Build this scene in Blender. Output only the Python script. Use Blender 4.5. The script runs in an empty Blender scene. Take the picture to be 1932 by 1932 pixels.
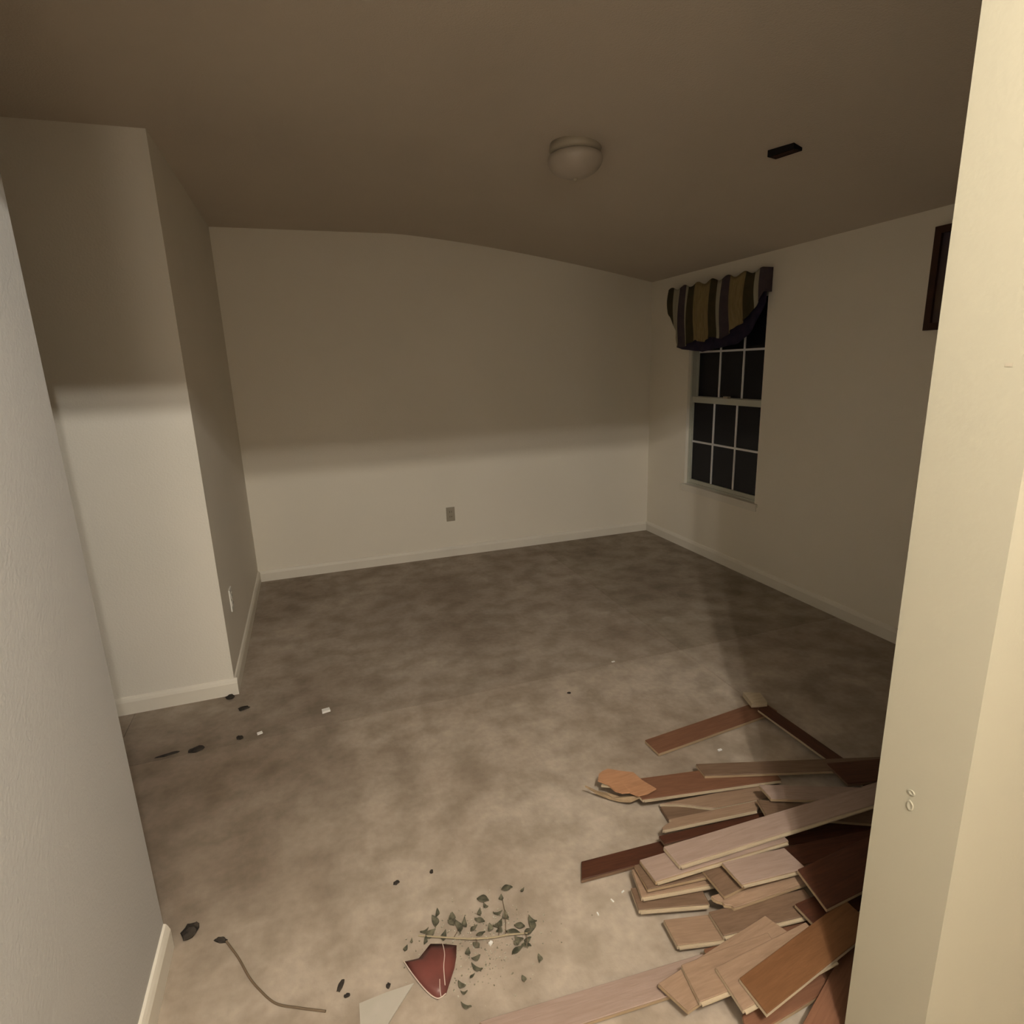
import bpy, bmesh, math, random
from mathutils import Vector, Matrix
random.seed(7)
S = bpy.context.scene
C = S.collection
# ------------------------------------------------------------------ camera
FPX, YAW, PITCH, ROLL, CAMH = 1113.87, .3246, -.2421, -.0336, 1.5
cam = bpy.data.cameras.new('camera'); co = bpy.data.objects.new('camera', cam); C.objects.link(co)
w = Vector((math.sin(YAW)*math.cos(PITCH), math.cos(YAW)*math.cos(PITCH), math.sin(PITCH)))
rt = Vector((math.cos(YAW), -math.sin(YAW), 0)); up = rt.cross(w)
r_ = rt*math.cos(ROLL)+up*math.sin(ROLL); u_ = -rt*math.sin(ROLL)+up*math.cos(ROLL)
m = Matrix.Identity(4)
for i in range(3): m[i][0] = r_[i]; m[i][1] = u_[i]; m[i][2] = -w[i]; m[i][3] = (0, 0, CAMH)[i]
co.matrix_world = m
cam.sensor_width = 36; cam.lens = 36*FPX/1932; cam.clip_start = .02
S.camera = co
# ------------------------------------------------------------------ world, exposure, hallway bulbs, added fill light
wd = bpy.data.worlds.new('night'); S.world = wd; wd.use_nodes = True
wd.node_tree.nodes['Background'].inputs[0].default_value = (.02, .022, .05, 1)
wd.node_tree.nodes['Background'].inputs[1].default_value = .25
S.view_settings.view_transform = 'Standard'; S.view_settings.look = 'None'
S.view_settings.gamma = 1; S.view_settings.exposure = 0
def bulb_or_fill(loc, watts, rad, col):
    l = bpy.data.lights.new('bulb_or_fill', 'POINT'); l.energy = watts; l.shadow_soft_size = rad; l.color = col
    o = bpy.data.objects.new('bulb_or_fill', l); o.location = loc; C.objects.link(o)
bulb_or_fill((.275, -.46, 2.508), 124, .016, (1, .935, .83))
bulb_or_fill((.145, -.54, 2.490), 71, .016, (1, .94, .84))
bulb_or_fill((-.22, -2.55, 1.50), 40, .25, (1, .86, .68))  # added soft fill light, unseen; lifts the room's ambient level

# ------------------------------------------------------------------ materials
def mat(name, col, rough=.8, col2=None, scale=8, dist=0, bump=0, bscale=60, stretch=None, spec=.3, coords='Object', lo=.35, hi=.65, detail=4):
    M = bpy.data.materials.new(name); M.use_nodes = True
    n = M.node_tree.nodes; L = M.node_tree.links; b = n['Principled BSDF']
    b.inputs['Roughness'].default_value = rough; b.inputs['Base Color'].default_value = (*col, 1)
    b.inputs['Specular IOR Level'].default_value = spec
    tc = n.new('ShaderNodeTexCoord'); mp = n.new('ShaderNodeMapping'); L.new(tc.outputs[coords], mp.inputs[0])
    if stretch: mp.inputs['Scale'].default_value = stretch
    if col2:
        t = n.new('ShaderNodeTexNoise'); t.inputs['Scale'].default_value = scale; t.inputs['Detail'].default_value = detail; t.inputs['Distortion'].default_value = dist
        L.new(mp.outputs[0], t.inputs['Vector'])
        rp = n.new('ShaderNodeValToRGB'); rp.color_ramp.elements[0].position = lo; rp.color_ramp.elements[1].position = hi
        rp.color_ramp.elements[0].color = (*col, 1); rp.color_ramp.elements[1].color = (*col2, 1)
        L.new(t.outputs[0], rp.inputs[0]); L.new(rp.outputs[0], b.inputs['Base Color'])
    if bump:
        t2 = n.new('ShaderNodeTexNoise'); t2.inputs['Scale'].default_value = bscale; t2.inputs['Detail'].default_value = 3
        L.new(mp.outputs[0], t2.inputs['Vector'])
        bp = n.new('ShaderNodeBump'); bp.inputs['Strength'].default_value = bump; bp.inputs['Distance'].default_value = .004
        L.new(t2.outputs[0], bp.inputs['Height']); L.new(bp.outputs[0], b.inputs['Normal'])
    return M
WALL = mat('cream_wall_paint', (.87, .81, .695), .75, (.84, .78, .665), 1.3, bump=.25, bscale=120)
BOXW = mat('pale_wall_paint', (.82, .77, .68), .75, (.78, .74, .65), 1.3, bump=.25, bscale=120)
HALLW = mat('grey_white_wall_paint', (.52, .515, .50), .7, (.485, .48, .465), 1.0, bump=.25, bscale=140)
JAMB = mat('dimmed_cream_wall_paint', (.385, .355, .27), .65, (.37, .34, .262), 1.5, bump=.08, bscale=120)  # cream darkened in colour to offset the strong light of the close bulbs
CEIL = mat('ceiling_paint', (.63, .56, .465), .95, (.60, .53, .44), 1.1, bump=.4, bscale=160)
TRIM = mat('trim_paint', (.82, .77, .67), .5, (.79, .74, .64), 3)
VINYL = mat('window_vinyl', (.52, .52, .44), .45)
MUNT = mat('muntin_white', (.78, .78, .78), .45)
def floor_mat(name, k, kr=1.0):
    M = bpy.data.materials.new(name); M.use_nodes = True
    n = M.node_tree.nodes; L = M.node_tree.links; b = n['Principled BSDF']
    b.inputs['Roughness'].default_value = .85; b.inputs['Specular IOR Level'].default_value = .2
    tc = n.new('ShaderNodeTexCoord')
    def noise(sc, det, dist, lo, hi, c0, c1, rough=.5):
        t = n.new('ShaderNodeTexNoise'); t.inputs['Scale'].default_value = sc; t.inputs['Detail'].default_value = det
        t.inputs['Distortion'].default_value = dist; t.inputs['Roughness'].default_value = rough
        L.new(tc.outputs['Object'], t.inputs['Vector'])
        r = n.new('ShaderNodeValToRGB'); r.color_ramp.elements[0].position = lo; r.color_ramp.elements[1].position = hi
        r.color_ramp.elements[0].color = (*c0, 1); r.color_ramp.elements[1].color = (*c1, 1)
        L.new(t.outputs[0], r.inputs[0]); return r.outputs[0]
    def mul(a, c, f=1):
        x = n.new('ShaderNodeMix'); x.data_type = 'RGBA'; x.blend_type = 'MULTIPLY'; x.inputs[0].default_value = f
        L.new(a, x.inputs[6]); L.new(c, x.inputs[7]); return x.outputs[2]
    base = noise(2.0, 3, .15, .32, .68, (.37*k, .30*k, .235*k*kr), (.52*k, .445*k, .365*k*kr))
    blot = noise(7.5, 3, .1, .34, .6, (.74, .725, .70), (1, 1, 1), .45)
    fine = noise(38, 3, 0, .3, .7, (.86, .86, .86), (1, 1, 1))
    # floor darkened in a patch near the hall wall's corner, ragged outline
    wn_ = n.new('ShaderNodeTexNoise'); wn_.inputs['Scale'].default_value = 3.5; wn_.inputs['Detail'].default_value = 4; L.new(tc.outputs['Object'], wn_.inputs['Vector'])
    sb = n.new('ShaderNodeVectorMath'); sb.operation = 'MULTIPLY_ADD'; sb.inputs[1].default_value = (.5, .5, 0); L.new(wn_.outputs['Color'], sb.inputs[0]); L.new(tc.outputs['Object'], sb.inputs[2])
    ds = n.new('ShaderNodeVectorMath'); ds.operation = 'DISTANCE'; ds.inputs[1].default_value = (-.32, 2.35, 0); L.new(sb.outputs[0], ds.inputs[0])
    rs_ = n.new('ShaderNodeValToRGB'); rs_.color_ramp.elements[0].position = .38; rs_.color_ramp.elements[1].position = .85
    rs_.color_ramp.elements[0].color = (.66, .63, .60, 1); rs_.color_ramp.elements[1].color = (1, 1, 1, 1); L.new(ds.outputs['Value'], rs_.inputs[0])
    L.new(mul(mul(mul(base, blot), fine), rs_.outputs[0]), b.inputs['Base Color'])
    t = n.new('ShaderNodeTexNoise'); t.inputs['Scale'].default_value = 45; t.inputs['Detail'].default_value = 4
    L.new(tc.outputs['Object'], t.inputs['Vector'])
    bp = n.new('ShaderNodeBump'); bp.inputs['Strength'].default_value = .4; bp.inputs['Distance'].default_value = .004
    L.new(t.outputs[0], bp.inputs['Height']); L.new(bp.outputs[0], b.inputs['Normal'])
    return M
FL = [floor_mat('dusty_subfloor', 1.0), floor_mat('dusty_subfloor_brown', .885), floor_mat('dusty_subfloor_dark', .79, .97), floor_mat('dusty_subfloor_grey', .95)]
def wood(name, c, c2):
    k = (.74, .74, .86) if name[:4] == 'pale' else (.74, .74, .74)
    c, c2 = [tuple(a*b for a, b in zip(v, k)) for v in (c, c2)]
    return mat(name, c, .55, c2, 9, .6, bump=.1, bscale=30, stretch=(1.2, 14, 14), lo=.3, hi=.7)
W = dict(light=wood('pale_wood', (.47, .345, .245), (.385, .275, .19)), tan=wood('tan_wood', (.41, .275, .185), (.32, .21, .138)),
         brown=wood('brown_wood', (.25, .16, .105), (.175, .11, .07)), red=wood('reddish_wood', (.27, .13, .075), (.20, .092, .052)),
         dark=wood('dark_stained_wood', (.115, .042, .022), (.07, .026, .014)), orange=wood('orange_wood', (.215, .10, .042), (.17, .076, .03)),  # dark: stained tone, deepened with the jamb's shade painted in
         salmon=wood('bare_torn_wood', (.62, .33, .18), (.50, .26, .14)))
EDGE = dict(pale=wood('pale_core_wood', (.66, .54, .33), (.55, .44, .26)), tan=wood('tan_core_wood', (.52, .38, .24), (.42, .30, .18)),
            dark=wood('dark_core_wood', (.26, .16, .10), (.18, .11, .07)))
DIRT = mat('black_dirt', (.02, .016, .014), .9, (.05, .04, .03), 40, bump=.5)
LEAF = mat('dusty_dark_leaf', (.05, .05, .032), .85, (.15, .135, .09), 45)
CHIP = mat('white_chip', (.85, .84, .80), .5)
REDM = mat('dull_red_plastic', (.17, .055, .045), .4, (.12, .042, .035), 14)
PAP = mat('off_white_paper', (.46, .42, .36), .7, (.40, .37, .31), 9)
WIRE_M = mat('brown_wire', (.14, .10, .065), .6)
GLASS = mat('night_glass', (.012, .012, .016), .08, spec=.18)
BLACK = mat('black_void', (.008, .006, .006), .9)
PLATE = mat('outlet_plate_beige', (.40, .35, .27), .4)
PLATEW = mat('outlet_plate_white', (.80, .78, .72), .35)
SLOT = mat('outlet_slot', (.03, .025, .02), .6)
NAVY = mat('navy_fabric', (.018, .014, .035), .95, (.030, .022, .045), 20)
OLIVE = mat('dark_olive_fabric', (.045, .04, .018), .95, (.06, .045, .02), 20)
PLUM = mat('dark_plum_fabric', (.060, .045, .055), .95, (.075, .055, .06), 20)
GOLD = mat('tan_gold_fabric', (.30, .23, .11), .95, (.22, .16, .07), 30, stretch=(1, 8, .6))
CREAM = mat('cream_fabric', (.36, .33, .24), .95)
FRAMEM = mat('dark_red_brown_frame', (.035, .014, .010), .4, (.05, .02, .012), 12)
ART = mat('dark_print', (.07, .05, .07), .5, (.10, .07, .05), 5)
DOME = mat('frosted_dome_glass', (.46, .40, .325), .35, spec=.5)
METAL = mat('dull_brass', (.40, .345, .26), .35)

# ------------------------------------------------------------------ helpers
def obj(name, bm, M, parent=None, smooth=False):
    me = bpy.data.meshes.new(name); bmesh.ops.recalc_face_normals(bm, faces=bm.faces[:]); bm.to_mesh(me); bm.free()
    for x in (M if isinstance(M, (list, tuple)) else [M]): me.materials.append(x)
    o = bpy.data.objects.new(name, me); C.objects.link(o)
    if smooth:
        for p in me.polygons: p.use_smooth = True
    if parent:
        o.parent = parent; o.matrix_parent_inverse = Matrix.Identity(4)
        if any(parent.location): o.matrix_parent_inverse = Matrix.Translation(parent.location).inverted()
    return o
def thing(name, label, cat, loc=(0, 0, 0), group=None):
    o = bpy.data.objects.new(name, None); C.objects.link(o); o.location = loc; o.empty_display_size = .05
    o['label'] = label; o['category'] = cat
    if group: o['group'] = group
    return o
def tag(o, label, cat, group=None):
    o['label'] = label; o['category'] = cat
    if group: o['group'] = group
    return o
def box(bm, a, b, mi=0):
    vs = [bm.verts.new((x, y, z)) for z in (a[2], b[2]) for x, y in ((a[0], a[1]), (b[0], a[1]), (b[0], b[1]), (a[0], b[1]))]
    for f in ((0, 3, 2, 1), (4, 5, 6, 7), (0, 1, 5, 4), (1, 2, 6, 5), (2, 3, 7, 6), (3, 0, 4, 7)):
        bm.faces.new([vs[i] for i in f]).material_index = mi
def boxes(*l):
    bm = bmesh.new()
    for a, b in l: box(bm, a, b)
    return bm
def struct(name, bm, M, parent=None):
    o = obj(name, bm, M, parent)
    if not parent: o['kind'] = 'structure'
    return o
def prism(bm, top, down, mt=0, ms=0):
    """closed solid: polygon of 3-D points 'top', extruded along vector down"""
    t = [bm.verts.new(p) for p in top]; b = [bm.verts.new(Vector(p)+Vector(down)) for p in top]
    bm.faces.new(t).material_index = mt; bm.faces.new(b[::-1]).material_index = mt
    k = len(t)
    for i in range(k): bm.faces.new((t[i], b[i], b[(i+1) % k], t[(i+1) % k])).material_index = ms
def tube(pts, rad, seg=8):
    bm = bmesh.new(); rings = []
    P = [Vector(p) for p in pts]
    for i, p in enumerate(P):
        d = (P[min(i+1, len(P)-1)]-P[max(i-1, 0)]).normalized(); a = d.cross(Vector((0, 0, 1))).normalized(); b = a.cross(d)
        rings.append([bm.verts.new(p+a*rad*math.cos(t*2*math.pi/seg)+b*rad*math.sin(t*2*math.pi/seg)) for t in range(seg)])
    for i in range(len(rings)-1):
        for j in range(seg): bm.faces.new((rings[i][j], rings[i][(j+1) % seg], rings[i+1][(j+1) % seg], rings[i+1][j]))
    bm.faces.new(rings[0][::-1]); bm.faces.new(rings[-1])
    return bm
def smoothpath(p, n=6):
    out = []
    for i in range(len(p)-1):
        p0, p1, p2, p3 = (Vector(p[max(i-1, 0)]), Vector(p[i]), Vector(p[i+1]), Vector(p[min(i+2, len(p)-1)]))
        for k in range(n):
            t = k/n
            out.append(.5*((2*p1)+(-p0+p2)*t+(2*p0-5*p1+4*p2-p3)*t*t+(-p0+3*p1-3*p2+p3)*t**3))
    out.append(Vector(p[-1])); return out

# ------------------------------------------------------------------ the room
XL, XR, YB, YC = -.4726, 2.834, 4.559, 2.890      # alcove side, right wall, back wall, front of the boxed-in part
XH, YH = -.5115, 1.519                            # hallway's left wall and its end
XJ, YJ0, YJ1 = .960, .552, .704                   # jamb of the wide opening, thickness of that wall
XN = -2.6
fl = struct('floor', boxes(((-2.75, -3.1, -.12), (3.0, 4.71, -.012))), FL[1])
SX, SY = 1.75, 2.447
g = .0012
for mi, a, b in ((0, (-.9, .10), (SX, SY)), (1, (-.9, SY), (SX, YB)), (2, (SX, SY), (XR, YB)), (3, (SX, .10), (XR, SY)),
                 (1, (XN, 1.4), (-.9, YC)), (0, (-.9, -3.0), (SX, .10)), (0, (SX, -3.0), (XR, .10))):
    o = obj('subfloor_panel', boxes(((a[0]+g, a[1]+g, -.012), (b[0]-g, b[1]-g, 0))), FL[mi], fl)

# ceiling: level over the left of the room, falling gently towards the window wall
def cz(x): 
    t = (x-.7)/(XR-.7)
    return 2.44 if t <= 0 else 2.44-.30*(t**1.35)
def ceil_mesh():
    bm = bmesh.new(); N = 28; xs = [XN-.15, .7]+[.7+(XR+.15-.7)*i/N for i in range(1, N+1)]
    lo = []; hi = []
    for x in xs:
        z = cz(x)
        lo.append([bm.verts.new((x, y, z)) for y in (YJ1, YB+.15)]); hi.append([bm.verts.new((x, y, z+.12)) for y in (YJ1, YB+.15)])
    for i in range(len(xs)-1):
        bm.faces.new((lo[i][0], lo[i][1], lo[i+1][1], lo[i+1][0])); bm.faces.new((hi[i][0], hi[i+1][0], hi[i+1][1], hi[i][1]))
        for k in (0, 1): bm.faces.new((lo[i][k], lo[i+1][k], hi[i+1][k], hi[i][k]))
    for i in (0, -1): bm.faces.new((lo[i][0], lo[i][1], hi[i][1], hi[i][0]))
    return bm
struct('ceiling', ceil_mesh(), CEIL)
struct('ceiling_hall', boxes(((XN-.15, -3.1, 2.72), (3.0, YJ1, 2.84))), CEIL)
ZT = 2.50
struct('wall_back', boxes(((XL-.1, YB, 0), (XR+.15, YB+.15, ZT))), WALL)
WY0, WY1, WZ0, WZ1 = 3.200, 4.012, .530, 1.93
struct('wall_right', boxes(((XR, YJ0, 0), (XR+.15, WY0, ZT)), ((XR, WY1, 0), (XR+.15, YB, ZT)), ((XR, WY0, 0), (XR+.15, WY1, WZ0)), ((XR, WY0, WZ1), (XR+.15, WY1, ZT))), WALL)
struct('wall_closet', boxes(((XN, YC, 0), (XL, YB, ZT))), BOXW)
struct('wall_left', boxes(((XN-.15, -3.1, 0), (XN, YB, ZT+.2))), BOXW)
# hallway's left wall: turns the corner and runs off to the left
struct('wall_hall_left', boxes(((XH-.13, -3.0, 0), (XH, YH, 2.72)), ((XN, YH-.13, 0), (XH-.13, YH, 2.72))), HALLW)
# wall with the wide opening: right of the opening, and the part over it
def jamb_wall():
    bm = bmesh.new(); box(bm, (XJ, YJ0, 0), (XR, YJ1, 2.72)); box(bm, (XH, YJ0, 2.162), (XJ, YJ1, 2.72)); return bm
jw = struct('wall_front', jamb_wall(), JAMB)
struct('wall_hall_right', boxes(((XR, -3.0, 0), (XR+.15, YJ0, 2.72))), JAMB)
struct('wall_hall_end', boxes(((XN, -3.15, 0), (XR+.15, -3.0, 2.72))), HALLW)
# two dents in the jamb, and a small scuff
def dent(y, z, ry, rz):
    bm = bmesh.new(); n = 14; rng = random.Random(int(z*1000)); rings = []
    for rad, x in ((1.25, -.0005), (1.0, -.0022), (.62, -.0008), (.25, -.0004)):
        rings.append([bm.verts.new((XJ+x, y+ry*rad*math.cos(k*2*math.pi/n)*rng.uniform(.9, 1.1), z+rz*rad*math.sin(k*2*math.pi/n)*rng.uniform(.9, 1.1))) for k in range(n)])
    for i in range(3):
        for k in range(n): bm.faces.new((rings[i][k], rings[i][(k+1) % n], rings[i+1][(k+1) % n], rings[i+1][k]))
    bm.faces.new(rings[3])
    return bm
obj('wall_dent', dent(.637, .700, .0055, .009), JAMB, jw, True)
obj('wall_dent', dent(.638, .727, .006, .0045), JAMB, jw, True)
bm = bmesh.new(); box(bm, (XJ-.0006, .588, 1.476), (XJ+.001, .598, 1.481)); obj('scuff_mark', bm, PLATE, jw)

def base(name, a, b, n):
    """baseboard from a to b; n points into the room"""
    bm = bmesh.new(); A, B, Nn = Vector((*a, 0)), Vector((*b, 0)), Vector((*n, 0))
    prof = ((0, 0), (.014, 0), (.014, .060), (.010, .072), (.006, .080), (0, .083))
    e = [[bm.verts.new(P+Nn*d+Vector((0, 0, z))) for d, z in prof] for P in (A, B)]
    k = len(prof)
    for i in range(k): bm.faces.new((e[0][i], e[1][i], e[1][(i+1) % k], e[0][(i+1) % k]))
    bm.faces.new(e[0]); bm.faces.new(e[1][::-1])
    return struct(name, bm, TRIM)
base('baseboard_hall_left', (XH, -3.0), (XH, YH), (1, 0))
base('baseboard_closet_front', (XN, YC), (XL+.014, YC), (0, -1))
base('baseboard_closet_side', (XL, YC), (XL, YB), (1, 0))
base('baseboard_back', (XL+.014, YB), (XR-.014, YB), (0, -1))
base('baseboard_right', (XR, YJ1), (XR, YB), (-1, 0))
base('baseboard_hall_end', (XH, -3.0), (XR, -3.0), (0, 1))

# ------------------------------------------------------------------ window
wn = bpy.data.objects.new('window_1', None); C.objects.link(wn); wn['kind'] = 'structure'
XF = XR+.02
obj('window_frame', boxes(((XR+.025, WY0+.0005, WZ0), (XR+.14, WY0+.018, WZ1)), ((XR+.025, WY1-.018, WZ0), (XR+.14, WY1-.0005, WZ1)), ((XR+.025, WY0+.018, WZ1-.02), (XR+.14, WY1-.018, WZ1-.0005)), ((XR+.025, WY0+.018, WZ0+.0005), (XR+.14, WY1-.018, WZ0+.012))), VINYL, wn)
def sash(x, z0, z1, zbot, ztop, name):
    st = .012
    s = obj(name, boxes(((x-.016, WY0+.018, z0), (x+.016, WY0+.018+st, z1)), ((x-.016, WY1-.018-st, z0), (x+.016, WY1-.018, z1)),
                        ((x-.016, WY0+.018+st, z0), (x+.016, WY1-.018-st, zbot)), ((x-.016, WY0+.018+st, ztop), (x+.016, WY1-.018-st, z1))), VINYL, wn)
    ya, yb = WY0+.018+st, WY1-.018-st; ys = [ya+(yb-ya)*i/3 for i in range(4)]; zm = (zbot+ztop)/2
    for i in (1, 2): obj('muntin', boxes(((x-.010, ys[i]-.007, zbot), (x+.004, ys[i]+.007, ztop))), MUNT, s)
    obj('muntin', boxes(((x-.0105, ya, zm-.007), (x+.0045, yb, zm+.007))), MUNT, s)
    for i in range(3):
        for za, zb in ((zbot, zm-.0072), (zm+.0072, ztop)):
            obj('pane', boxes(((x-.003, ys[i]+.0072*(i > 0), za), (x+.003, ys[i+1]-.0072*(i < 2), zb))), GLASS, s)
sash(XR+.050, WZ0+.012, 1.222, WZ0+.040, 1.178, 'lower_sash')
sash(XR+.083, 1.185, WZ1-.02, 1.225, 1.890, 'upper_sash')
obj('sash_lock', boxes(((XR+.035, 3.58, 1.222), (XR+.062, 3.63, 1.236))), METAL, wn)
bm = boxes(((XR-.018, WY0-.03, WZ0-.022), (XR+.03, WY1+.03, WZ0+.0005)), ((XR-.009, WY0-.02, WZ0-.055), (XR, WY1+.02, WZ0-.022)))
obj('window_sill', bm, TRIM, wn)
# the night outside: dark ground far below the window belongs to the world light only

# valance on its rod
va = thing('valance', 'striped tan, cream and dark plum fabric valance hanging over the window', 'curtain', (XR, 3.6, 2.02))
def valance():
    bm = bmesh.new(); N = 208; K = 14
    y0, y1 = 4.21, 3.17
    ret = .062
    path = []
    for i in range(7): path.append((XR-.004-ret*i/6, y0, 0))
    for i in range(1, N): path.append((XR-.004-ret, y0+(y1-y0)*i/N, i/N))
    for i in range(7): path.append((XR-.004-ret*(1-i/6), y1, 1))
    def hem(s):
        pts = ((0, 1.86), (.03, 1.83), (.13, 1.67), (.15, 1.60), (.21, 1.60), (.34, 1.645), (.43, 1.625), (.52, 1.655), (.64, 1.635), (.73, 1.69), (.85, 1.74), (.95, 1.83), (1, 1.90))
        for (a, za), (b, zb) in zip(pts, pts[1:]):
            if s <= b: return za+(zb-za)*(s-a)/(b-a)
        return pts[-1][1]
    edges = [(0, 'O'), (.068, 'C'), (.149, 'P'), (.22, 'C'), (.253, 'O'), (.321, 'G'), (.498, 'O'), (.565, 'C'), (.614, 'P'), (.688, 'G'), (.844, 'O'), (.92, 'C'), (.96, 'P'), (2, 'P')]
    idx = dict(O=0, C=1, P=2, G=3)
    def stripe(s):
        for (a, c), (b, _) in zip(edges, edges[1:]):
            if a <= s < b: return idx[c]
        return 2
    rows = []
    for i, (x, y, s) in enumerate(path):
        zt = 2.035+.012*math.sin(s*40); zb = hem(s); col = []
        for k in range(K+1):
            t = k/K; z = zt+(zb-zt)*t
            wv = (.008*math.sin(s*52+.6)+.005*math.sin(s*97+1))*(.25+t)*min(1, 8*s, 8*(1-s))
            bulge = .014*math.sin(math.pi*min(1, t*1.1))*min(1, 10*s, 10*(1-s))
            dx = -(wv+bulge) if 0 < s < 1 else 0
            col.append(bm.verts.new((x+dx, y+(.02*math.sin(t*3)*(1 if s < .02 else 0)), z)))
        rows.append((col, s))
    for i in range(len(rows)-1):
        for k in range(K):
            f = bm.faces.new((rows[i][0][k], rows[i][0][k+1], rows[i+1][0][k+1], rows[i+1][0][k])); f.material_index = stripe(rows[i][1]); f.smooth = True
    return bm
vo = obj('fabric', valance(), [OLIVE, CREAM, PLUM, GOLD], va, True)
sm = vo.modifiers.new('thick', 'SOLIDIFY'); sm.thickness = .004; sm.offset = 0
# dark lining that shows below the hem
def lining():
    bm = bmesh.new(); N = 66; cols = []
    H = ((4.12, 1.60), (4.06, 1.585), (3.788, 1.556), (3.58, 1.58), (3.40, 1.60), (3.273, 1.685), (3.19, 1.82), (3.16, 1.87))
    for i in range(N+1):
        y = 4.12+(3.18-4.12)*i/N
        for (ya, za), (yb, zb_) in zip(H, H[1:]):
            if ya >= y >= yb: zb = za+(zb_-za)*(ya-y)/(ya-yb)
        x = XR-.036+.006*math.sin(i*.7)
        cols.append([bm.verts.new((x, y, 2.0+(zb-2.0)*k/6)) for k in range(7)])
    for i in range(N):
        for k in range(6): bm.faces.new((cols[i][k], cols[i][k+1], cols[i+1][k+1], cols[i+1][k]))
    return bm
lo_ = obj('lining', lining(), NAVY, va, True); sm = lo_.modifiers.new('thick', 'SOLIDIFY'); sm.thickness = .004
obj('rod', tube([(XR-.01, 4.19, 2.0), (XR-.05, 4.19, 2.0), (XR-.053, 4.17, 2.0), (XR-.053, 3.21, 2.0), (XR-.05, 3.19, 2.0), (XR-.01, 3.19, 2.0)], .006), TRIM, va)

# ------------------------------------------------------------------ picture frame on the right wall
pf = thing('picture_frame', 'dark red-brown picture frame hanging on the window wall, half behind the jamb', 'picture', (XR, 1.9, 1.82))
PY1, PY0, PZ0, PZ1 = 2.135, 1.72, 1.60, 2.055
t = .032
obj('frame_side', boxes(((XR-.026, PY1-t, PZ0), (XR-.001, PY1, PZ1))), FRAMEM, pf)
obj('frame_side', boxes(((XR-.026, PY0, PZ0), (XR-.001, PY0+t, PZ1))), FRAMEM, pf)
obj('frame_rail', boxes(((XR-.026, PY0+t, PZ1-t), (XR-.001, PY1-t, PZ1))), FRAMEM, pf)
obj('frame_rail', boxes(((XR-.026, PY0+t, PZ0), (XR-.001, PY1-t, PZ0+t))), FRAMEM, pf)
obj('print', boxes(((XR-.012, PY0+t, PZ0+t), (XR-.001, PY1-t, PZ1-t))), ART, pf)

# ------------------------------------------------------------------ ceiling dome light (off) and the small dark opening
def lathe(prof, n=40, cx=0, cy=0):
    bm = bmesh.new(); rg = []
    for r, z in prof:
        rg.append([bm.verts.new((cx+r*math.cos(k*2*math.pi/n), cy+r*math.sin(k*2*math.pi/n), z)) for k in range(n)])
    for i in range(len(rg)-1):
        for k in range(n): bm.faces.new((rg[i][k], rg[i][(k+1) % n], rg[i+1][(k+1) % n], rg[i+1][k]))
    bm.faces.new(rg[0]); bm.faces.new(rg[-1][::-1]); return bm
LX, LY = 1.20, 2.56; LZ = cz(LX)
cl = thing('ceiling_light', 'unlit round frosted dome light fixed to the ceiling', 'ceiling light', (LX, LY, LZ))
obj('base', lathe([(.105, LZ+.02), (.112, LZ-.014), (.104, LZ-.026), (.096, LZ-.030)], cx=LX, cy=LY), METAL, cl, True)
R0 = .118
obj('dome', lathe([(.098, LZ-.028), (.112, LZ-.036)]+[(R0*math.cos(a), LZ-.048-.075*math.sin(a)) for a in [i*math.pi/2/12 for i in range(12)]]+[(.006, LZ-.123)], cx=LX, cy=LY), DOME, cl, True)
obj('finial', lathe([(.009, LZ-.121), (.011, LZ-.126), (.007, LZ-.133), (.003, LZ-.136)], 16, LX, LY), METAL, cl, True)
VX, VY = 1.905, 2.115; VZ = cz(VX)
vt = thing('ceiling_vent', 'small dark rectangular vent in the ceiling towards the window wall', 'vent', (VX, VY, VZ))
def rot_box(cx, cy, hx, hy, z0, z1, ang):
    bm = bmesh.new(); c, s = math.cos(ang), math.sin(ang)
    top = [(cx+c*a-s*b, cy+s*a+c*b, z0) for a, b in ((-hx, -hy), (hx, -hy), (hx, hy), (-hx, hy))]
    prism(bm, top, (0, 0, z1-z0)); return bm
va_ = math.radians(-75)
obj('grille', rot_box(VX, VY, .056, .029, VZ-.018, VZ+.02, va_), BLACK, vt)
for k in range(4):
    d = -.018+.012*k
    obj('slat', rot_box(VX-math.sin(va_)*d, VY+math.cos(va_)*d, .050, .002, VZ-.021, VZ-.0175, va_), FRAMEM, vt)

# ------------------------------------------------------------------ outlets
def outlet(name, label, c, ax, M):
    """ax: 'y' plate on a wall facing -Y, 'x' on a wall facing +X"""
    T = thing(name, label, 'outlet', c)
    def bx(a0, a1, z0, z1, d0, d1):
        if ax == 'y': return ((c[0]+a0, c[1]-d1, c[2]+z0), (c[0]+a1, c[1]-d0, c[2]+z1))
        return ((c[0]+d0, c[1]+a0, c[2]+z0), (c[0]+d1, c[1]+a1, c[2]+z1))
    obj('plate', boxes(bx(-.035, .035, -.057, .057, .0005, .006)), M, T)
    for s in (-.02, .02):
        so = obj('socket', boxes(bx(-.017, .017, s-.014, s+.014, .006, .008)), M, T)
        obj('slot', boxes(bx(-.009, -.006, s-.006, s+.006, .008, .0086), bx(.006, .009, s-.006, s+.006, .008, .0086)), SLOT, so)
outlet('electrical_outlet', 'beige electrical outlet low in the middle of the back wall', (1.008, YB, .353), 'y', PLATE)
outlet('electrical_outlet', 'white outlet plate on the narrow side face of the closet wall', (XL, 3.149, .392), 'x', PLATEW)

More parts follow.
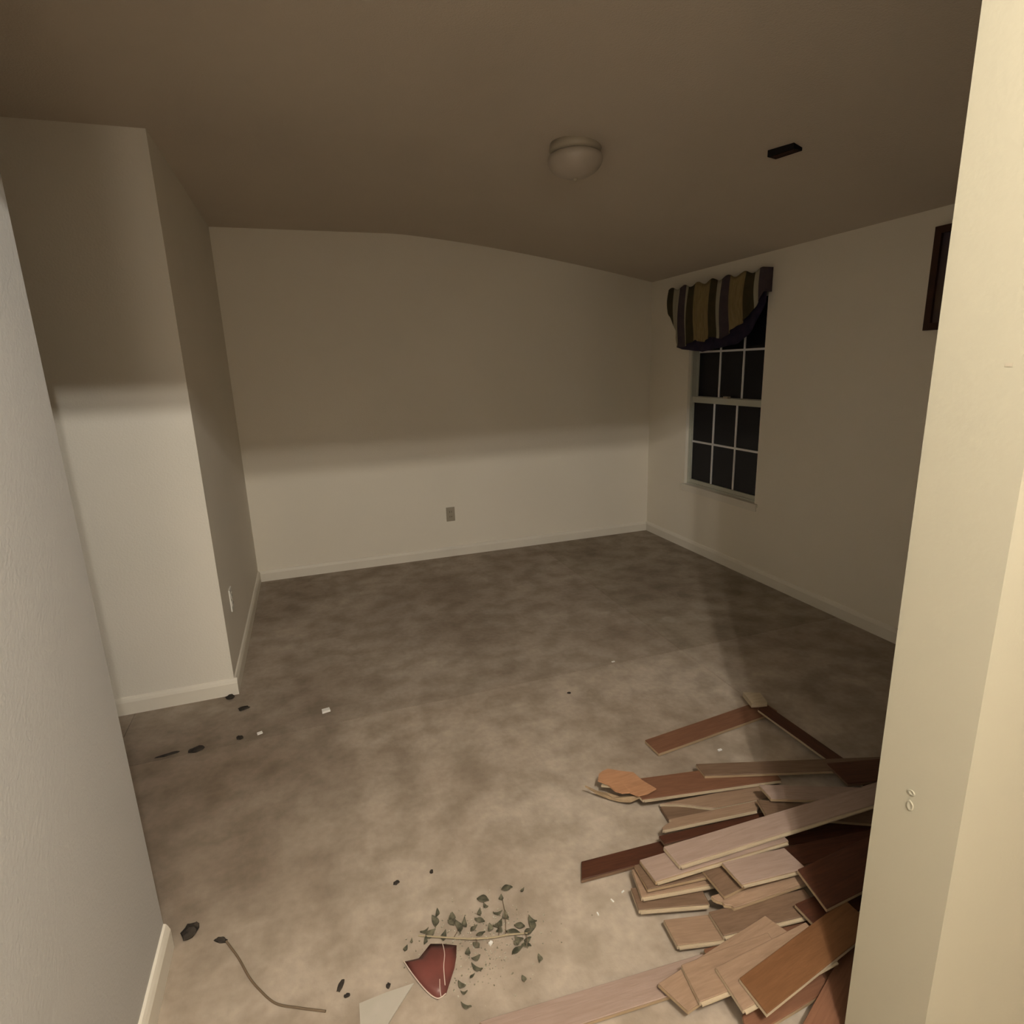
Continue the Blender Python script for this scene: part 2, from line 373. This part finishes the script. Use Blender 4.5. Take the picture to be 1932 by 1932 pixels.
# ------------------------------------------------------------------ torn-up floor boards
BOARDS = {
  'P1': ((1.1444,1.8166),(1.1495,1.7244),5.4,0.63,0.0200,0.0200,0.014),
  'P2': ((1.7422,1.8317),(1.6843,1.7977),-89.6,0.62,0.0420,0.0474,0.012),
  'P3': ((1.2043,1.5680),(1.1954,1.5035),-17.5,0.8,0.0670,0.0600,0.012),
  'P4': ((0.9555,1.5863),(0.9340,1.4868),-8.5,0.52,0.0600,0.0460,0.012),
  'P6': ((0.9937,1.4751),(1.1557,1.3907),-7.0,0.36,0.0340,0.0350,0.012),
  'P7': ((0.9965,1.4756),(0.9890,1.4134),-10.8,0.34,0.0200,0.0200,0.012),
  'P8': ((0.9582,1.3695),(0.9144,1.3385),-5.2,0.34,0.0700,0.0635,0.012),
  'P9': ((1.2890,1.3458),(1.2798,1.2800),-16.0,0.5,0.1200,0.0670,0.012),
  'P10': ((1.2521,1.3114),(1.2308,1.2466),-20.7,0.42,0.1000,0.0571,0.012),
  'P11': ((0.9018,1.3388),(0.9025,1.3044),-3.9,0.46,0.0500,0.0378,0.012),
  'P12': ((0.8429,1.2257),(0.8475,1.1536),-4.3,0.95,0.1300,0.1836,0.014),
  'P13': ((0.7676,1.2311),(0.7707,1.1525),-5.6,0.42,0.1050,0.1346,0.014),
  'P14': ((0.6456,1.3643),(0.6173,1.3051),-3.7,0.62,0.0200,0.0200,0.014),
  'P15': ((0.7545,1.2377),(0.7473,1.1544),-6.3,0.36,0.0850,0.0780,0.012),
  'P16': ((0.7503,1.2448),(0.7279,1.1548),-8.2,0.34,0.0650,0.0565,0.014),
  'P17': ((0.7254,1.2072),(0.7104,1.1387),-14.5,0.2,0.0450,0.0400,0.014),
  'P18': ((0.9599,1.1159),(0.9636,1.0381),-5.5,0.2,0.1340,0.1326,0.012),
  'P19': ((0.9198,1.1469),(0.9221,1.0536),1.1,0.13,0.0960,0.1102,0.012),
  'P20': ((0.9017,1.0813),(0.9355,1.0302),-7.8,0.24,0.0760,0.1098,0.012),
  'P21': ((0.8780,1.0596),(0.8705,0.9890),-12.5,0.27,0.0540,0.0886,0.014),
  'P22': ((0.7593,1.0925),(0.7521,1.0184),-12.3,0.31,0.0400,0.0333,0.014),
  'P23': ((0.2265,1.0343),(0.2732,0.9605),-4.3,0.75,0.0200,0.0200,0.012),
  'P24': ((0.8031,0.9788),(0.7851,0.9195),-4.7,0.62,0.0510,0.0450,0.012),
  'P25': ((0.6487,0.9455),(0.6778,0.8680),5.0,0.34,0.0500,0.0868,0.012),
  'P26': ((0.7155,0.9509),(0.7044,0.8627),-5.1,0.24,0.0710,0.0951,0.012),
  'P27': ((0.7775,0.9028),(0.7736,0.8023),0.1,0.27,0.0920,0.1184,0.012),
  'P28': ((0.8029,0.8516),(0.8068,0.7678),7.7,0.37,0.1100,0.1436,0.012),
  'P29': ((0.7867,0.8178),(0.7642,0.7738),5.2,0.36,0.0500,0.0400,0.012),
  'D1': ((1.1185,1.0069),(1.0955,0.8886),3.3,0.5,0.1560,0.1600,0.012),
  'D2': ((1.0716,0.9621),(1.0733,0.8859),3.3,0.28,0.1050,0.0906,0.012),
  'D3': ((1.1889,1.1428),(1.1971,1.0737),-10.4,0.36,0.0800,0.1000,0.012),
  'D4': ((1.6296,1.3890),(1.6114,1.2828),-13.8,0.45,0.0770,0.0750,0.012),
  'D5': ((1.2466,1.2695),(1.2007,1.1946),-11.1,0.5,0.0300,0.0350,0.012),
  'D6': ((0.8915,0.7514),(0.9310,0.6919),23.2,0.38,0.0550,0.0625,0.012),
}

LOOK = {  # key: (face, edge, tongue, thickness, splinter at left end, label)
 'P1': ('red', 'tan', 0, .016, 0, 'reddish brown board lying alone flat on the floor, farthest left-pointing one of the heap'),
 'P2': ('dark', 'pale', 0, .016, 0, 'dark stained board pointing away from the heap towards the window wall, pale cut end'),
 'P3': ('brown', 'tan', 0, .016, 0, 'brown board at the far edge of the heap, next nearer than the lone red board'),
 'P4': ('red', 'pale', 1, .014, 1, 'reddish board with a broken left end and a pale lower edge, behind the orange splinter'),
 'P6': ('tan', 'pale', 0, .012, 2, 'tan board tapering to a broken point below the board with the bright edge'),
 'P7': ('brown', 'dark', 0, .014, 0, 'short brown board end flat on the floor below the pointed tan board'),
 'P8': ('tan', 'pale', 1, .010, 2, 'thin tilted tan strip with a bright lower edge above the dark red-brown board'),
 'P9': ('light', 'tan', 0, .014, 0, 'greyish tan board end lying across the far right of the heap'),
 'P10': ('brown', 'tan', 0, .014, 0, 'small brown board end directly below the greyish tan one'),
 'P11': ('dark', 'dark', 0, .014, 0, 'dark red-brown board just behind the long pale board on top'),
 'P12': ('light', 'pale', 1, .018, 0, 'long pale board lying across the top of the heap up to the jamb'),
 'P13': ('light', 'tan', 1, .016, 0, 'pale board end sticking out under the long pale top board'),
 'P14': ('dark', 'dark', 0, .016, 0, 'dark reddish board flat on the floor, reaching furthest left in the middle of the heap'),
 'P15': ('brown', 'tan', 0, .014, 0, 'brown board end third from the top of the left stack'),
 'P16': ('tan', 'pale', 1, .016, 0, 'tan board end with a wide pale yellow edge in the left stack'),
 'P17': ('brown', 'pale', 1, .018, 0, 'lowest short board of the left stack with a bright yellow tongue along its front'),
 'P18': ('light', 'tan', 1, .016, 0, 'short pale board piece resting right of the stack below the long top board'),
 'P19': ('brown', 'tan', 0, .014, 0, 'small dark brown board end left of and under the short pale piece'),
 'P20': ('tan', 'tan', 0, .014, 1, 'orange-tan board with a ragged left end in the centre of the heap'),
 'P21': ('brown', 'pale', 1, .016, 0, 'grey-brown board with a pale yellow front edge below the ragged orange-tan board'),
 'P22': ('tan', 'pale', 1, .016, 0, 'tan board end raised over its own shadow, lowest of the middle group'),
 'P23': ('light', 'tan', 0, .016, 0, 'long pale board on the floor running out of the bottom of the picture'),
 'P24': ('red', 'tan', 0, .014, 0, 'reddish brown strip of board showing just behind the fanned board ends at the front'),
 'P25': ('tan', 'tan', 0, .014, 0, 'leftmost of the fanned board ends at the front, tan with no pale edge'),
 'P26': ('tan', 'pale', 1, .014, 0, 'second from the left of the fanned board ends at the front, pale lower edge'),
 'P27': ('tan', 'pale', 1, .014, 0, 'third from the left of the fanned board ends at the front, tan'),
 'P28': ('orange', 'pale', 0, .012, 0, 'orange board tilted on top of the fanned board ends at the front'),
 'P29': ('red', 'tan', 0, .014, 0, 'red-brown board below the orange one at the bottom of the picture'),
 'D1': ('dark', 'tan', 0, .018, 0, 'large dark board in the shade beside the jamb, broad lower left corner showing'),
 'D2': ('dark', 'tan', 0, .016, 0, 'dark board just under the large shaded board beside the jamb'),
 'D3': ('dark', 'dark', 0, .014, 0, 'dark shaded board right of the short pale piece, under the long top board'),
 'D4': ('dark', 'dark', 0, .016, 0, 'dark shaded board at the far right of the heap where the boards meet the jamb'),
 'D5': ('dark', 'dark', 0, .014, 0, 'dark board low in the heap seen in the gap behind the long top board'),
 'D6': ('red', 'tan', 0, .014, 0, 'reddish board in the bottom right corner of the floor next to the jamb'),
}
def board(key):
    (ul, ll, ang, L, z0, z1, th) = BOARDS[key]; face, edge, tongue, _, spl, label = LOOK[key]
    d = Vector((math.cos(math.radians(ang)), math.sin(math.radians(ang)), 0))
    rng = random.Random(key)
    A, B = Vector((*ul, z0)), Vector((*ll, z0))
    dz = Vector((0, 0, z1-z0))
    nrm = Vector((-d.y, d.x, 0)); wdt = abs((A-B).dot(nrm))
    D = A+d*L+dz; Cc = B+d*L+dz
    # left end, broken where the photo shows it
    end = [A]
    if spl:
        k = 6 if spl == 1 else 4
        for i in range(1, k):
            t = i/k; p = A.lerp(B, t); end.append(p+d*rng.uniform(-.9, .9)*(.020 if key != 'P20' else .008))
    end.append(B)
    top = end+[Cc, D]
    dn = Vector((0, 0, -th))
    cx = A+d*.0
    root = bpy.data.objects.new('wooden_board', None); C.objects.link(root); root.empty_display_size = .04
    root.location = (A+B+Cc+D)/4+dn; root.rotation_euler = (0, 0, math.radians(ang))
    tag(root, label, 'board', 'torn-up floor boards in the heap')
    Minv = (Matrix.Translation(root.location) @ Matrix.Rotation(math.radians(ang), 4, 'Z')).inverted()
    loc = lambda pts: [Minv @ Vector(p) for p in pts]
    def ob(n, bm, M):
        me = bpy.data.meshes.new(n); bmesh.ops.recalc_face_normals(bm, faces=bm.faces[:]); bm.to_mesh(me); bm.free()
        for x in M: me.materials.append(x)
        o = bpy.data.objects.new(n, me); C.objects.link(o); o.parent = root; return o
    lay = .004
    bm = bmesh.new(); prism(bm, loc(top), Vector((0, 0, -lay)), 0, 0)
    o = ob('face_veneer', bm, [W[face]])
    bv = o.modifiers.new('b', 'BEVEL'); bv.width = .0012; bv.segments = 1
    bm = bmesh.new(); ins = [p+Vector((0, 0, -lay)) for p in top]
    prism(bm, loc(ins), Vector((0, 0, -(th-lay))), 0, 0); ob('core', bm, [EDGE[edge]])
    if tongue:   # lip along the near long edge
        out = -nrm*.0065
        a, b = B+d*.004, Cc-d*.004
        zz = Vector((0, 0, -th*.42))
        bm = bmesh.new(); prism(bm, loc([a+zz, a+zz+out, b+zz+out, b+zz]), Vector((0, 0, -th*.30)), 0, 0); ob('tongue', bm, [EDGE['pale']])
    return root
for k in BOARDS: board(k)

# orange torn plywood splinter
def flake(pts, z, th, M, name, curl=0.0, parent=None, M2=None):
    bm = bmesh.new(); c = sum((Vector((*p, 0)) for p in pts), Vector())/len(pts)
    top = [bm.verts.new((x, y, z+curl*((Vector((x, y, 0))-c).length**2)*40)) for x, y in pts]; ct = bm.verts.new((c.x, c.y, z))
    bot = [bm.verts.new(v.co-Vector((0, 0, th))) for v in top]; cb = bm.verts.new((c.x, c.y, z-th)); n = len(top)
    for i in range(n):
        j = (i+1) % n
        bm.faces.new((top[i], top[j], ct)); bm.faces.new((bot[j], bot[i], cb)).material_index = 0
        bm.faces.new((top[i], bot[i], bot[j], top[j]))
    return obj(name, bm, M, parent)
sp = thing('wood_splinter', 'orange torn wood splinter at the broken tip of the red board', 'splinter', (.91, 1.57, .03))
flake([(.848, 1.642), (.868, 1.652), (.891, 1.656), (.930, 1.632), (.968, 1.607), (.975, 1.560), (.993, 1.498), (.955, 1.492), (.920, 1.497), (.905, 1.525), (.880, 1.532), (.862, 1.55), (.855, 1.585), (.829, 1.614)], .066, .005, W['salmon'], 'torn_layer', .02, sp)
flake([(.835, 1.60), (.862, 1.585), (.90, 1.545), (.955, 1.525), (.98, 1.52), (.94, 1.57), (.90, 1.60), (.86, 1.63)], .058, .006, EDGE['pale'], 'lower_layer', 0, sp)
s2 = flake([(.782, 1.62), (.815, 1.607), (.852, 1.60), (.890, 1.565), (.921, 1.543), (.939, 1.503), (.905, 1.52), (.88, 1.55), (.855, 1.575), (.82, 1.60)], .022, .008, EDGE['tan'], 'wood_splinter', .1)
tag(s2, 'thin pale splinter on the floor left of and under the orange one', 'splinter')
ce = bmesh.new(); prism(ce, [(1.69, 1.90, .066), (1.665, 1.815, .066), (1.735, 1.80, .062), (1.76, 1.87, .062)], (0, 0, -.022))
tag(obj('wood_offcut', ce, EDGE['pale']), 'pale yellowish wood offcut at the far tip of the heap where two boards meet', 'wood piece')

# ------------------------------------------------------------------ debris on the floor
def blob(x, y, rx, ry, h, ang, name, label, cat, group, M=None, seed=0):
    bm = bmesh.new(); bmesh.ops.create_icosphere(bm, subdivisions=2, radius=1); rng = random.Random(seed+int(x*1000))
    for v in bm.verts:
        k = rng.uniform(.72, 1.2); v.co = Vector((v.co.x*rx*k, v.co.y*ry*k, max(0, (v.co.z*.5+.42))*h*k))
    o = obj(name, bm, M or DIRT); o.location = (x, y, 0); o.rotation_euler = (0, 0, ang)
    if M is None or True: tag(o, label, cat, group)
    return o
G = 'dark clumps scattered on the floor'
for i, (x, y, rx, ry, h, a, l) in enumerate([
    (.101, 1.507, .011, .007, .008, .3, 'small oval black clump above and left of the dried sprig, left one of a pair'),
    (.208, 1.509, .008, .006, .007, 1, 'small round black clump above the dried sprig, right one of a pair'),
    (-.076, 1.249, .006, .018, .008, -.45, 'narrow slanted black sliver left of the white paper scrap'),
    (-.063, 1.218, .008, .006, .006, 0, 'tiny dark bit touching the foot of the black sliver'),
    (.037, 1.207, .006, .008, .005, 0, 'tiny dark bit just above the white paper scrap'),
    (-.495, 2.852, .022, .020, .014, 0, 'dark clump against the corner of the closet baseboard'),
    (-.425, 2.722, .028, .018, .010, .3, 'dark oval clump in front of the closet corner'),
    (-.420, 2.483, .014, .018, .009, .4, 'small dark clump between the closet corner and the hall wall'),
    (-.581, 2.462, .030, .020, .010, .2, 'dark flattened clump in the left part of the floor beyond the hall wall'),
    (-.688, 2.471, .045, .010, .006, .1, 'thin dark smear-like clump near the hall wall edge'),
    (-.462, 1.545, .020, .026, .026, -.4, 'large black clump beside the end of the hall baseboard'),
    (-.377, 1.489, .020, .009, .014, -.4, 'black curled clump at the end of the brown wire'),
    (1.02, 2.28, .010, .008, .006, 0, 'tiny dark speck alone in the middle of the open floor')]):
    blob(x, y, rx, ry, h, a, 'dirt_clump', l, 'dirt', G, seed=i)
def chip(x, y, sx, sy, h, a, l):
    bm = bmesh.new(); prism(bm, [(-sx, -sy*.8, h), (sx*.8, -sy, h), (sx, sy*.9, h*.8), (-sx*.7, sy, h)], (0, 0, -h*.8))
    o = obj('white_chip', bm, CHIP); o.location = (x, y, 0); o.rotation_euler = (0, 0, a); tag(o, l, 'chip', 'small white chips on the floor')
chip(-.066, 2.554, .020, .014, .012, .3, 'largest white chip, alone on the left half of the floor')
chip(1.395, 1.674, .010, .005, .005, .1, 'bright white chip below the lone red board')
chip(1.392, 1.764, .006, .004, .004, .1, 'tiny white chip touching the underside of the lone red board')
chip(1.354, 2.468, .010, .005, .004, .1, 'tiny white chip far out on the open floor below the back right corner')
chip(.676, 1.224, .002, .006, .004, .3, 'upper of two tiny chips left of the board stack')
chip(.618, 1.201, .002, .005, .004, 0, 'lower of two tiny chips left of the board stack')
chip(.719, 1.24, .006, .002, .003, .4, 'pale chip touching the shadow of the left board stack')
chip(-.342, 2.488, .012, .010, .004, .4, 'faint pale chip near the closet corner beside a dark clump')
chip(.310, 1.222, .006, .004, .008, .7, 'small white chip on the stem of the dried sprig')

# wire
wr = tag(obj('wire', tube(smoothpath([(-.362, 1.474, .012), (-.328, 1.418, .006), (-.297, 1.354, .004), (-.269, 1.309, .004), (-.23, 1.26, .004), (-.181, 1.231, .004), (-.114, 1.197, .004)]), .0028), WIRE_M), 'thin curved brown wire on the floor near the hall baseboard', 'wire')

# dried sprig with leaves
LEAVES = [(.262,1.300,.013),(.300,1.292,.012),(.318,1.262,.012),(.398,1.236,.016),(.440,1.246,.013),(.385,1.205,.013),(.225,1.312,.012),(.150,1.318,.010),(.292,1.252,.010),(.355,1.300,.010),(.330,1.333,.008),(.405,1.190,.010),(.262,1.196,.010),(.240,1.150,.008),(0.192,1.358,0.0097),(0.227,1.333,0.0137),(0.180,1.334,0.0152),(0.238,1.294,0.0173),(0.279,1.274,0.0133),(0.165,1.299,0.0172),(0.199,1.282,0.0117),(0.327,1.353,0.0173),(0.381,1.340,0.0099),(0.404,1.363,0.0168),(0.309,1.316,0.0105),(0.376,1.281,0.0152),(0.344,1.267,0.0158),(0.341,1.249,0.0117),(0.376,1.224,0.0155),(0.427,1.230,0.0196),(0.416,1.211,0.0155),(0.373,1.193,0.0091),(0.370,1.173,0.0150),(0.396,1.178,0.0136),(0.414,1.134,0.0118),(0.271,1.225,0.0122),(0.249,1.216,0.0113),(0.258,1.170,0.0125),(0.211,1.142,0.0122),(0.211,1.121,0.0064),(0.208,1.089,0.0104),(0.095,1.283,0.0092),(0.113,1.299,0.0054),(0.145,1.287,0.0069),(0.358,1.098,0.0079),(0.445,1.342,0.0067),]
sg = thing('dried_sprig', 'dried leafy sprig with dark curled leaves and a pale stem above the red scrap', 'twig', (.27, 1.24, 0))
stem = [(0.132, 1.311, .006), (0.165, 1.293, .009), (0.211, 1.269, .012), (0.264, 1.246, .012), (0.319, 1.231, .010), (0.361, 1.222, .012), (0.411, 1.211, .008)]
obj('stem', tube(smoothpath(stem), .0022, 6), mat('pale_stem', (.34, .28, .18), .8), sg)
SP = smoothpath(stem)
for i, (x, y, s) in enumerate(LEAVES):
    rng = random.Random(i*17+3); ang = rng.uniform(0, 6.28); n = 7
    L_, Wd = s*rng.uniform(.85, 1.4), s*rng.uniform(.42, .72); bm = bmesh.new(); up_ = []; lo2 = []
    for side in (1, -1): pass
    ctr = [];
    for k in range(n+1):
        t = k/n; u = (t*2-1)*L_; wv = Wd*math.sin(math.pi*min(1, max(0, t))**.9)+.0004; zz = .003+.008*(t*2-1)**2*rng.uniform(.5, 1.1)
        c = math.cos(ang); sn = math.sin(ang); bend = s*.35*math.sin(math.pi*t)
        P = lambda v, dz: (x+c*u-sn*(v+bend), y+sn*u+c*(v+bend), zz+dz)
        ctr.append([bm.verts.new(P(-wv, .004)), bm.verts.new(P(0, 0)), bm.verts.new(P(wv, .004))])
    for k in range(n):
        for q in (0, 1): bm.faces.new((ctr[k][q], ctr[k+1][q], ctr[k+1][q+1], ctr[k][q+1]))
    lf = obj('leaf', bm, LEAF, sg, True); md = lf.modifiers.new('t', 'SOLIDIFY'); md.thickness = .001
    if i in (17, 22, 26, 30, 33, 35):   # a stalk back to the stem
        e = min(SP, key=lambda p: (p.x-x)**2+(p.y-y)**2)
        obj('stalk', tube(smoothpath([(e.x, e.y, e.z), ((e.x+x)/2+.004, (e.y+y)/2, .012), (x, y, .006)], 4), .0010, 5), WIRE_M, sg)
# pale crumbs around the sprig, uncountable dust
bm = bmesh.new(); rng = random.Random(5)
for k in range(420):
    x = rng.gauss(.30, .085); y = rng.gauss(1.235, .065); s = rng.uniform(.0008, .0026)
    bmesh.ops.create_cube(bm, size=1, matrix=Matrix.Translation((x, y, s*.5)) @ Matrix.Rotation(rng.uniform(0, 3), 4, 'Z') @ Matrix.Diagonal((s*1.5, s, s, 1)))
o = obj('crumbs', bm, mat('plaster_crumbs', (.50, .46, .37), .9, (.20, .18, .13), 90, detail=0)); tag(o, 'pale crumbs and dust sprinkled around the dried sprig', 'crumbs'); o['kind'] = 'stuff'

# red scrap
rs = thing('red_scrap', 'dull red pointed scrap with white scratches lying below the dried sprig', 'scrap', (.155, 1.20, 0))
RED = [(0.158, 1.276), (0.190, 1.264), (0.223, 1.247), (.214, 1.215), (0.203, 1.189), (0.185, 1.16), (0.168, 1.132), (0.146, 1.128), (0.124, 1.155), (0.110, 1.183), (0.1, 1.206), (0.083, 1.252), (0.121, 1.247), (.14, 1.262)]
def red():
    bm = bmesh.new(); c = Vector((.155, 1.20)); rings = []
    for k in (1, .66, .33):
        rings.append([bm.verts.new((c.x+(x-c.x)*k, c.y+(y-c.y)*k, .006+.016*(1-k*k))) for x, y in RED])
    cv = bm.verts.new((c.x, c.y, .022)); n = len(RED)
    for a, b in zip(rings, rings[1:]):
        for i in range(n): bm.faces.new((a[i], a[(i+1) % n], b[(i+1) % n], b[i]))
    for i in range(n): bm.faces.new((rings[-1][i], rings[-1][(i+1) % n], cv))
    return bm
o = obj('shell', red(), REDM, rs, True); md = o.modifiers.new('t', 'SOLIDIFY'); md.thickness = .003
def sc(pts, rad=.0012): obj('scratch', tube(smoothpath([(x, y, z) for x, y, z in pts]), rad, 5), mat('scratch_white', (.62, .50, .42), .6), rs)
sc([(.188, 1.262, .012), (.186, 1.225, .0195), (.176, 1.19, .0205), (.170, 1.150, .0125)])
sc([(.160, 1.165, .0185), (.156, 1.145, .0125), (.155, 1.130, .008)], .001)
sc([(.083, 1.252, .008), (.100, 1.206, .009), (.124, 1.155, .009), (.146, 1.129, .008), (.168, 1.133, .008)], .0014)
# white scrap
pp = bmesh.new(); prism(pp, [(-.036, 1.186, .006), (.03, 1.190, .005), (.098, 1.187, .007), (.061, 1.152, .006), (.027, 1.118, .005), (-.01, 1.075, .004), (-.04, 1.078, .004)], (0, 0, -.003))
tag(obj('paper_scrap', pp, PAP), 'off-white angular paper scrap at the bottom of the picture left of the red scrap', 'paper')
